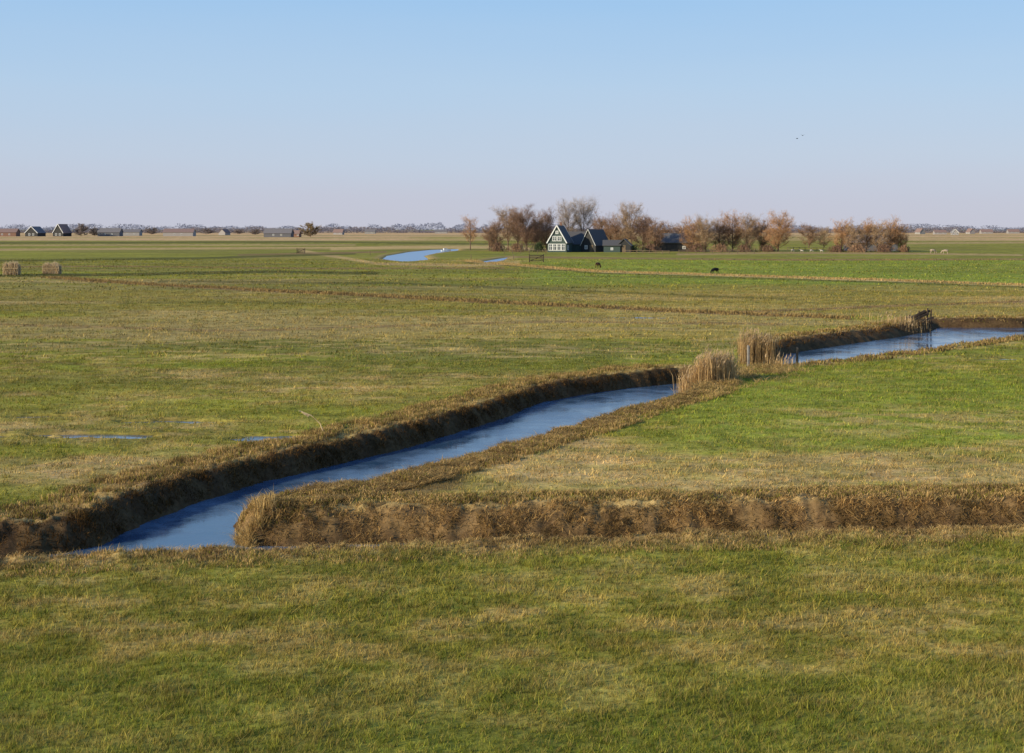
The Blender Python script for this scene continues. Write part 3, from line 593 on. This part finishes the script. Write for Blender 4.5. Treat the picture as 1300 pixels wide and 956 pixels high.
def reed_stack(px,py,wpx,hpx,label):
    x0,y0=G(px,py);W=wpx*y0/F;h=hpx*y0/F;t=empty('reed_stack',(x0,y0,0),0,label,'reed stack','reed stacks at the left')
    n=4200;xx=rng.uniform(-W/2,W/2,n);yy=rng.uniform(-.7,.7,n);prof=(1-.12*np.abs(xx/(W/2))**2.5)*(.8+.4*fbm(xx+px,yy,.35,2,201))
    zz=rng.uniform(-.02,.72,n)*h*prof;hh_=h*.32*rng.uniform(.6,1.3,n)*prof
    C=c(.80,.62,.38)*rng.uniform(.6,1.2,n)[:,None]
    o=blades('reed_bundle',xx,yy,zz,hh_,np.full(n,.06),rng.normal(0,.13,n),rng.normal(0,.10,n),C,M_reed,parent=t);o['kind']='stuff'
    mb=MB()
    for a_,b_ in (((-W/2,-.76),(W/2,-.76)),((W/2,-.76),(W/2,.76)),((W/2,.76),(-W/2,.76)),((-W/2,.76),(-W/2,-.76))):
        mb.bar((*a_,h*.5),(*b_,h*.5),.03,.05)
    mb.build('binding',M_straw,t)
reed_stack(15,349,19,17,'pale straw reed stack at the left edge of the far meadow')
reed_stack(66,348,21,15,'pale straw reed stack second from the left edge')
x,y=G(1168,408);t=empty('plank_dam',(x,y,0),.2,'heap of dark slanting planks and posts at the bend of the second ditch','dam')
for k,(a_,b_) in enumerate([((-.9,0,.2),(.5,.1,.8)),((-.7,-.2,.1),(.7,0,.6)),((-.3,.2,.2),(.9,.2,.8)),((-1.1,.1,.3),(.3,.3,.4)),((-.2,-.3,.0),(1.0,-.2,.3))]):
    mb=MB();mb.bar(a_,b_,.12,.16);mb.build('plank',M_dw,t)
for xx,h_ in((-.9,.5),(-.1,.8),(.6,1.0),(.9,.9)):
    mb=MB();mb.tube([(xx,.05,-.6),(xx+.05,.05,h_)],[.07,.06],6);mb.build('post',M_dw,t)
# boat
x,y=G(566,318.6);t=empty('white_boat',(x,y,-.2),.3,'small white boat at the far end of the canal bend','boat')
mb=MB();sec=[(-2.2,.75,.7),(-1,.95,.65),(.6,.9,.7),(1.8,.45,.85),(2.4,.03,1.0)];vs=[]
for sx,hw,tz in sec: vs+=[(sx,-hw,tz),(sx,-hw*.6,.0),(sx,hw*.6,.0),(sx,hw,tz)]
fs=[]
for i in range(4):
    for k in range(3): fs.append((i*4+k,i*4+k+1,(i+1)*4+k+1,(i+1)*4+k))
    fs.append((i*4+3,i*4,(i+1)*4,(i+1)*4+3))
fs.append((0,1,2,3)[::-1]);mb.add(vs,fs);mb.build('hull',M_white,t)
mb=MB();mb.box((-.3,0,1.05),(1.6,1.3,.75));mb.box((-.3,0,1.46),(1.8,1.45,.07));mb.build('cabin',M_white,t)
mb=MB();mb.box((-.3,-.66,1.15),(1.2,.03,.35));mb.build('window',M_glass,t)
t.scale=(.7,.7,.7)
# ------------------------------------------------------------------ animals
def animal(kind,px,py,hgt,rz,mat,label,cat,graze=False,group=None):
    if kind=='sheep': br=[.36,.40,.34];r_l=.9;nk=.15
    elif kind=='cow': br=[.30,.36,.31];r_l=1;nk=.17
    else: br=[.29,.31,.29];r_l=.9;nk=.16
    V=[];R_=[];E=[]
    def a(p,r,par=None):
        V.append(p);R_.append(r)
        if par is not None:E.append((par,len(V)-1))
        return len(V)-1
    top=1.05
    pe=a((-.52,0,top),br[0]);be=a((0,0,top-.06),br[1],pe);ch=a((.48,0,top),br[2],be)
    if graze: n1_=a((.85,0,.82),nk,ch);n2_=a((1.05,0,.5),nk*.75,n1_);hd=a((1.12,0,.32),.11,n2_);mz=a((1.2,0,.12),.07,hd)
    else: n1_=a((.75,0,1.28),nk,ch);n2_=a((.92,0,1.5),nk*.75,n1_);hd=a((1.05,0,1.55),.11,n2_);mz=a((1.3,0,1.42),.07,hd)
    for s in(-1,1):
        hx,hz_=V[hd][0],V[hd][2];a((hx-.06,s*.16,hz_+.06),.03,hd)
        sh=a((.48,s*.17,.82),.13,ch);kn=a((.50,s*.17,.45),.06*r_l,sh);ft=a((.48,s*.17,.12),.045*r_l,kn);a((.53,s*.17,.035),.05,ft)
        hi=a((-.52,s*.18,.88),.16,pe);sf=a((-.40,s*.19,.68),.10,hi);hk=a((-.64,s*.18,.44),.055*r_l,sf);f2=a((-.58,s*.18,.12),.042*r_l,hk);a((-.53,s*.18,.035),.05,f2)
    tl=a((-.82,0,top+.03),.04,pe);a((-.88,0,.7),.035 if kind!='pony' else .07,tl)
    me=bpy.data.meshes.new(kind);me.from_pydata(V,E,[]);me.materials.append(mat)
    o=bpy.data.objects.new('grazing_'+kind if graze else kind,me);COL.objects.link(o)
    o.modifiers.new('Skin','SKIN')
    sv=me.skin_vertices[0].data
    for i,r in enumerate(R_): sv[i].radius=(r,r)
    sv[0].use_root=True
    ss=o.modifiers.new('Sub','SUBSURF');ss.levels=1;ss.render_levels=1
    x,y=G(px,py);k=hgt/1.35;o.scale=(k,k,k);o.location=(x,y,0);o.rotation_euler=(0,0,rz)
    tag(o,label,cat,group);return o
M_cb=plain('brown_coat',(.09,.04,.025));M_ck=plain('black_coat',(.012,.012,.013));M_cw=plain('wool',(.5,.45,.38));M_cc=plain('cream_coat',(.42,.33,.24))
animal('pony',759,341,1.25,math.radians(60),M_cb,'small dark brown pony grazing in the bright green field below the farm','pony',True)
animal('sheep',908,348.5,1.15,math.radians(215),M_ck,'black sheep standing alone in the far green field','sheep',True)
animal('cow',1184,322,1.4,math.radians(10),M_cc,'cream cow at left of the distant pair in the right field','cow',True)
animal('cow',1200,322.5,1.4,math.radians(170),M_cc,'cream cow at right of the distant pair in the right field','cow',True)
for i,(px,py,rz) in enumerate([(1006,319.5,.2),(1018,320.5,2.9),(1030,320,.1),(1043,320.5,3.0)]):
    animal('sheep',px,py,.8,rz,M_cw,f'{O[i]} white sheep from the left beside the short fence','sheep',i%2==0,'white sheep')
def bird(px,py,Y,label,rz):
    x=(px-650)*Y/F;z=H-(py-HZ)*Y/F;o_=MB();o_.tube([(-.35,0,0),(-.1,0,0),(.15,0,.02),(.3,0,.03)],[.02,.09,.08,.02],6)
    for s in(-1,1): o_.add([(-.12,0,.02),(.12,0,.02),(.05,s*.45,.2),(-.1,s*.9,.08),(-.15,s*.4,.15)],[(0,1,2,4),(4,2,3)])
    o=o_.build('flying_bird',M_ck);o.location=(x,Y,z);o.rotation_euler=(0,0,rz);tag(o,label,'bird','birds in the sky')
bird(1012,176,420,'left one of two tiny dark birds flying in the right sky',.4);bird(1019,172,425,'right one of two tiny dark birds flying in the right sky',.7)
# ------------------------------------------------------------------ light, sky, camera
el=math.radians(20);az=Vector((-.86,-.51,0)).normalized();to=Vector((az.x*math.cos(el),az.y*math.cos(el),math.sin(el)))
sl=bpy.data.lights.new('sun','SUN');sl.energy=5;sl.angle=math.radians(.53);sl.color=(1,.88,.64);so=bpy.data.objects.new('sun',sl);COL.objects.link(so)
so.rotation_euler=(-to).to_track_quat('-Z','Y').to_euler()
W=bpy.data.worlds.new('World');S.world=W;W.use_nodes=True;nt=W.node_tree;N=nt.nodes;L=nt.links;bg=N['Background']
sky=N.new('ShaderNodeTexSky');sky.sky_type='NISHITA';sky.sun_disc=False;sky.sun_elevation=el;sky.sun_rotation=math.atan2(az.x,az.y);sky.dust_density=1.2;sky.ozone_density=2
tc=N.new('ShaderNodeTexCoord');sx=N.new('ShaderNodeSeparateXYZ');L.new(tc.outputs['Generated'],sx.inputs[0])
rp=N.new('ShaderNodeValToRGB');cr=rp.color_ramp
sp=[(0,(.60,.61,.72)),(.02,(.58,.61,.74)),(.05,(.55,.645,.80)),(.10,(.48,.65,.86)),(.16,(.37,.60,.89)),(.4,(.14,.32,.66)),(1,(.05,.15,.42))]
cr.elements[0].position=0;cr.elements[0].color=(*sp[0][1],1);cr.elements[1].position=1;cr.elements[1].color=(*sp[-1][1],1)
for p,q_ in sp[1:-1]: e=cr.elements.new(p);e.color=(*q_,1)
nn=N.new('ShaderNodeTexNoise');mp=N.new('ShaderNodeMapping');mp.inputs['Scale'].default_value=(2,2,22);L.new(tc.outputs['Generated'],mp.inputs[0]);L.new(mp.outputs[0],nn.inputs['Vector']);nn.inputs['Scale'].default_value=1.5;nn.inputs['Detail'].default_value=4
ma=N.new('ShaderNodeMath');ma.operation='MULTIPLY_ADD';ma.inputs[1].default_value=.02;L.new(nn.outputs['Fac'],ma.inputs[0]);
ad=N.new('ShaderNodeMath');ad.operation='SUBTRACT';L.new(sx.outputs['Z'],ad.inputs[0]);ad.inputs[1].default_value=.01;L.new(ad.outputs[0],ma.inputs[2])
L.new(ma.outputs[0],rp.inputs[0])
sc=N.new('ShaderNodeVectorMath');sc.operation='SCALE';sc.inputs['Scale'].default_value=10;L.new(rp.outputs[0],sc.inputs[0])
mx=N.new('ShaderNodeMix');mx.data_type='RGBA';mx.inputs[0].default_value=.88;L.new(sky.outputs[0],mx.inputs[6]);L.new(sc.outputs[0],mx.inputs[7]);L.new(mx.outputs[2],bg.inputs[0]);bg.inputs[1].default_value=.1
cam=bpy.data.cameras.new('camera');co=bpy.data.objects.new('camera',cam);COL.objects.link(co);co.location=(0,0,H);co.rotation_euler=(math.radians(90),0,0)
cam.sensor_width=36;cam.lens=F/1300*36;cam.shift_y=-(478-HZ)/1300;cam.clip_end=60000;cam.clip_start=.5;S.camera=co
S.view_settings.view_transform='Standard';S.view_settings.look='None';S.view_settings.exposure=0
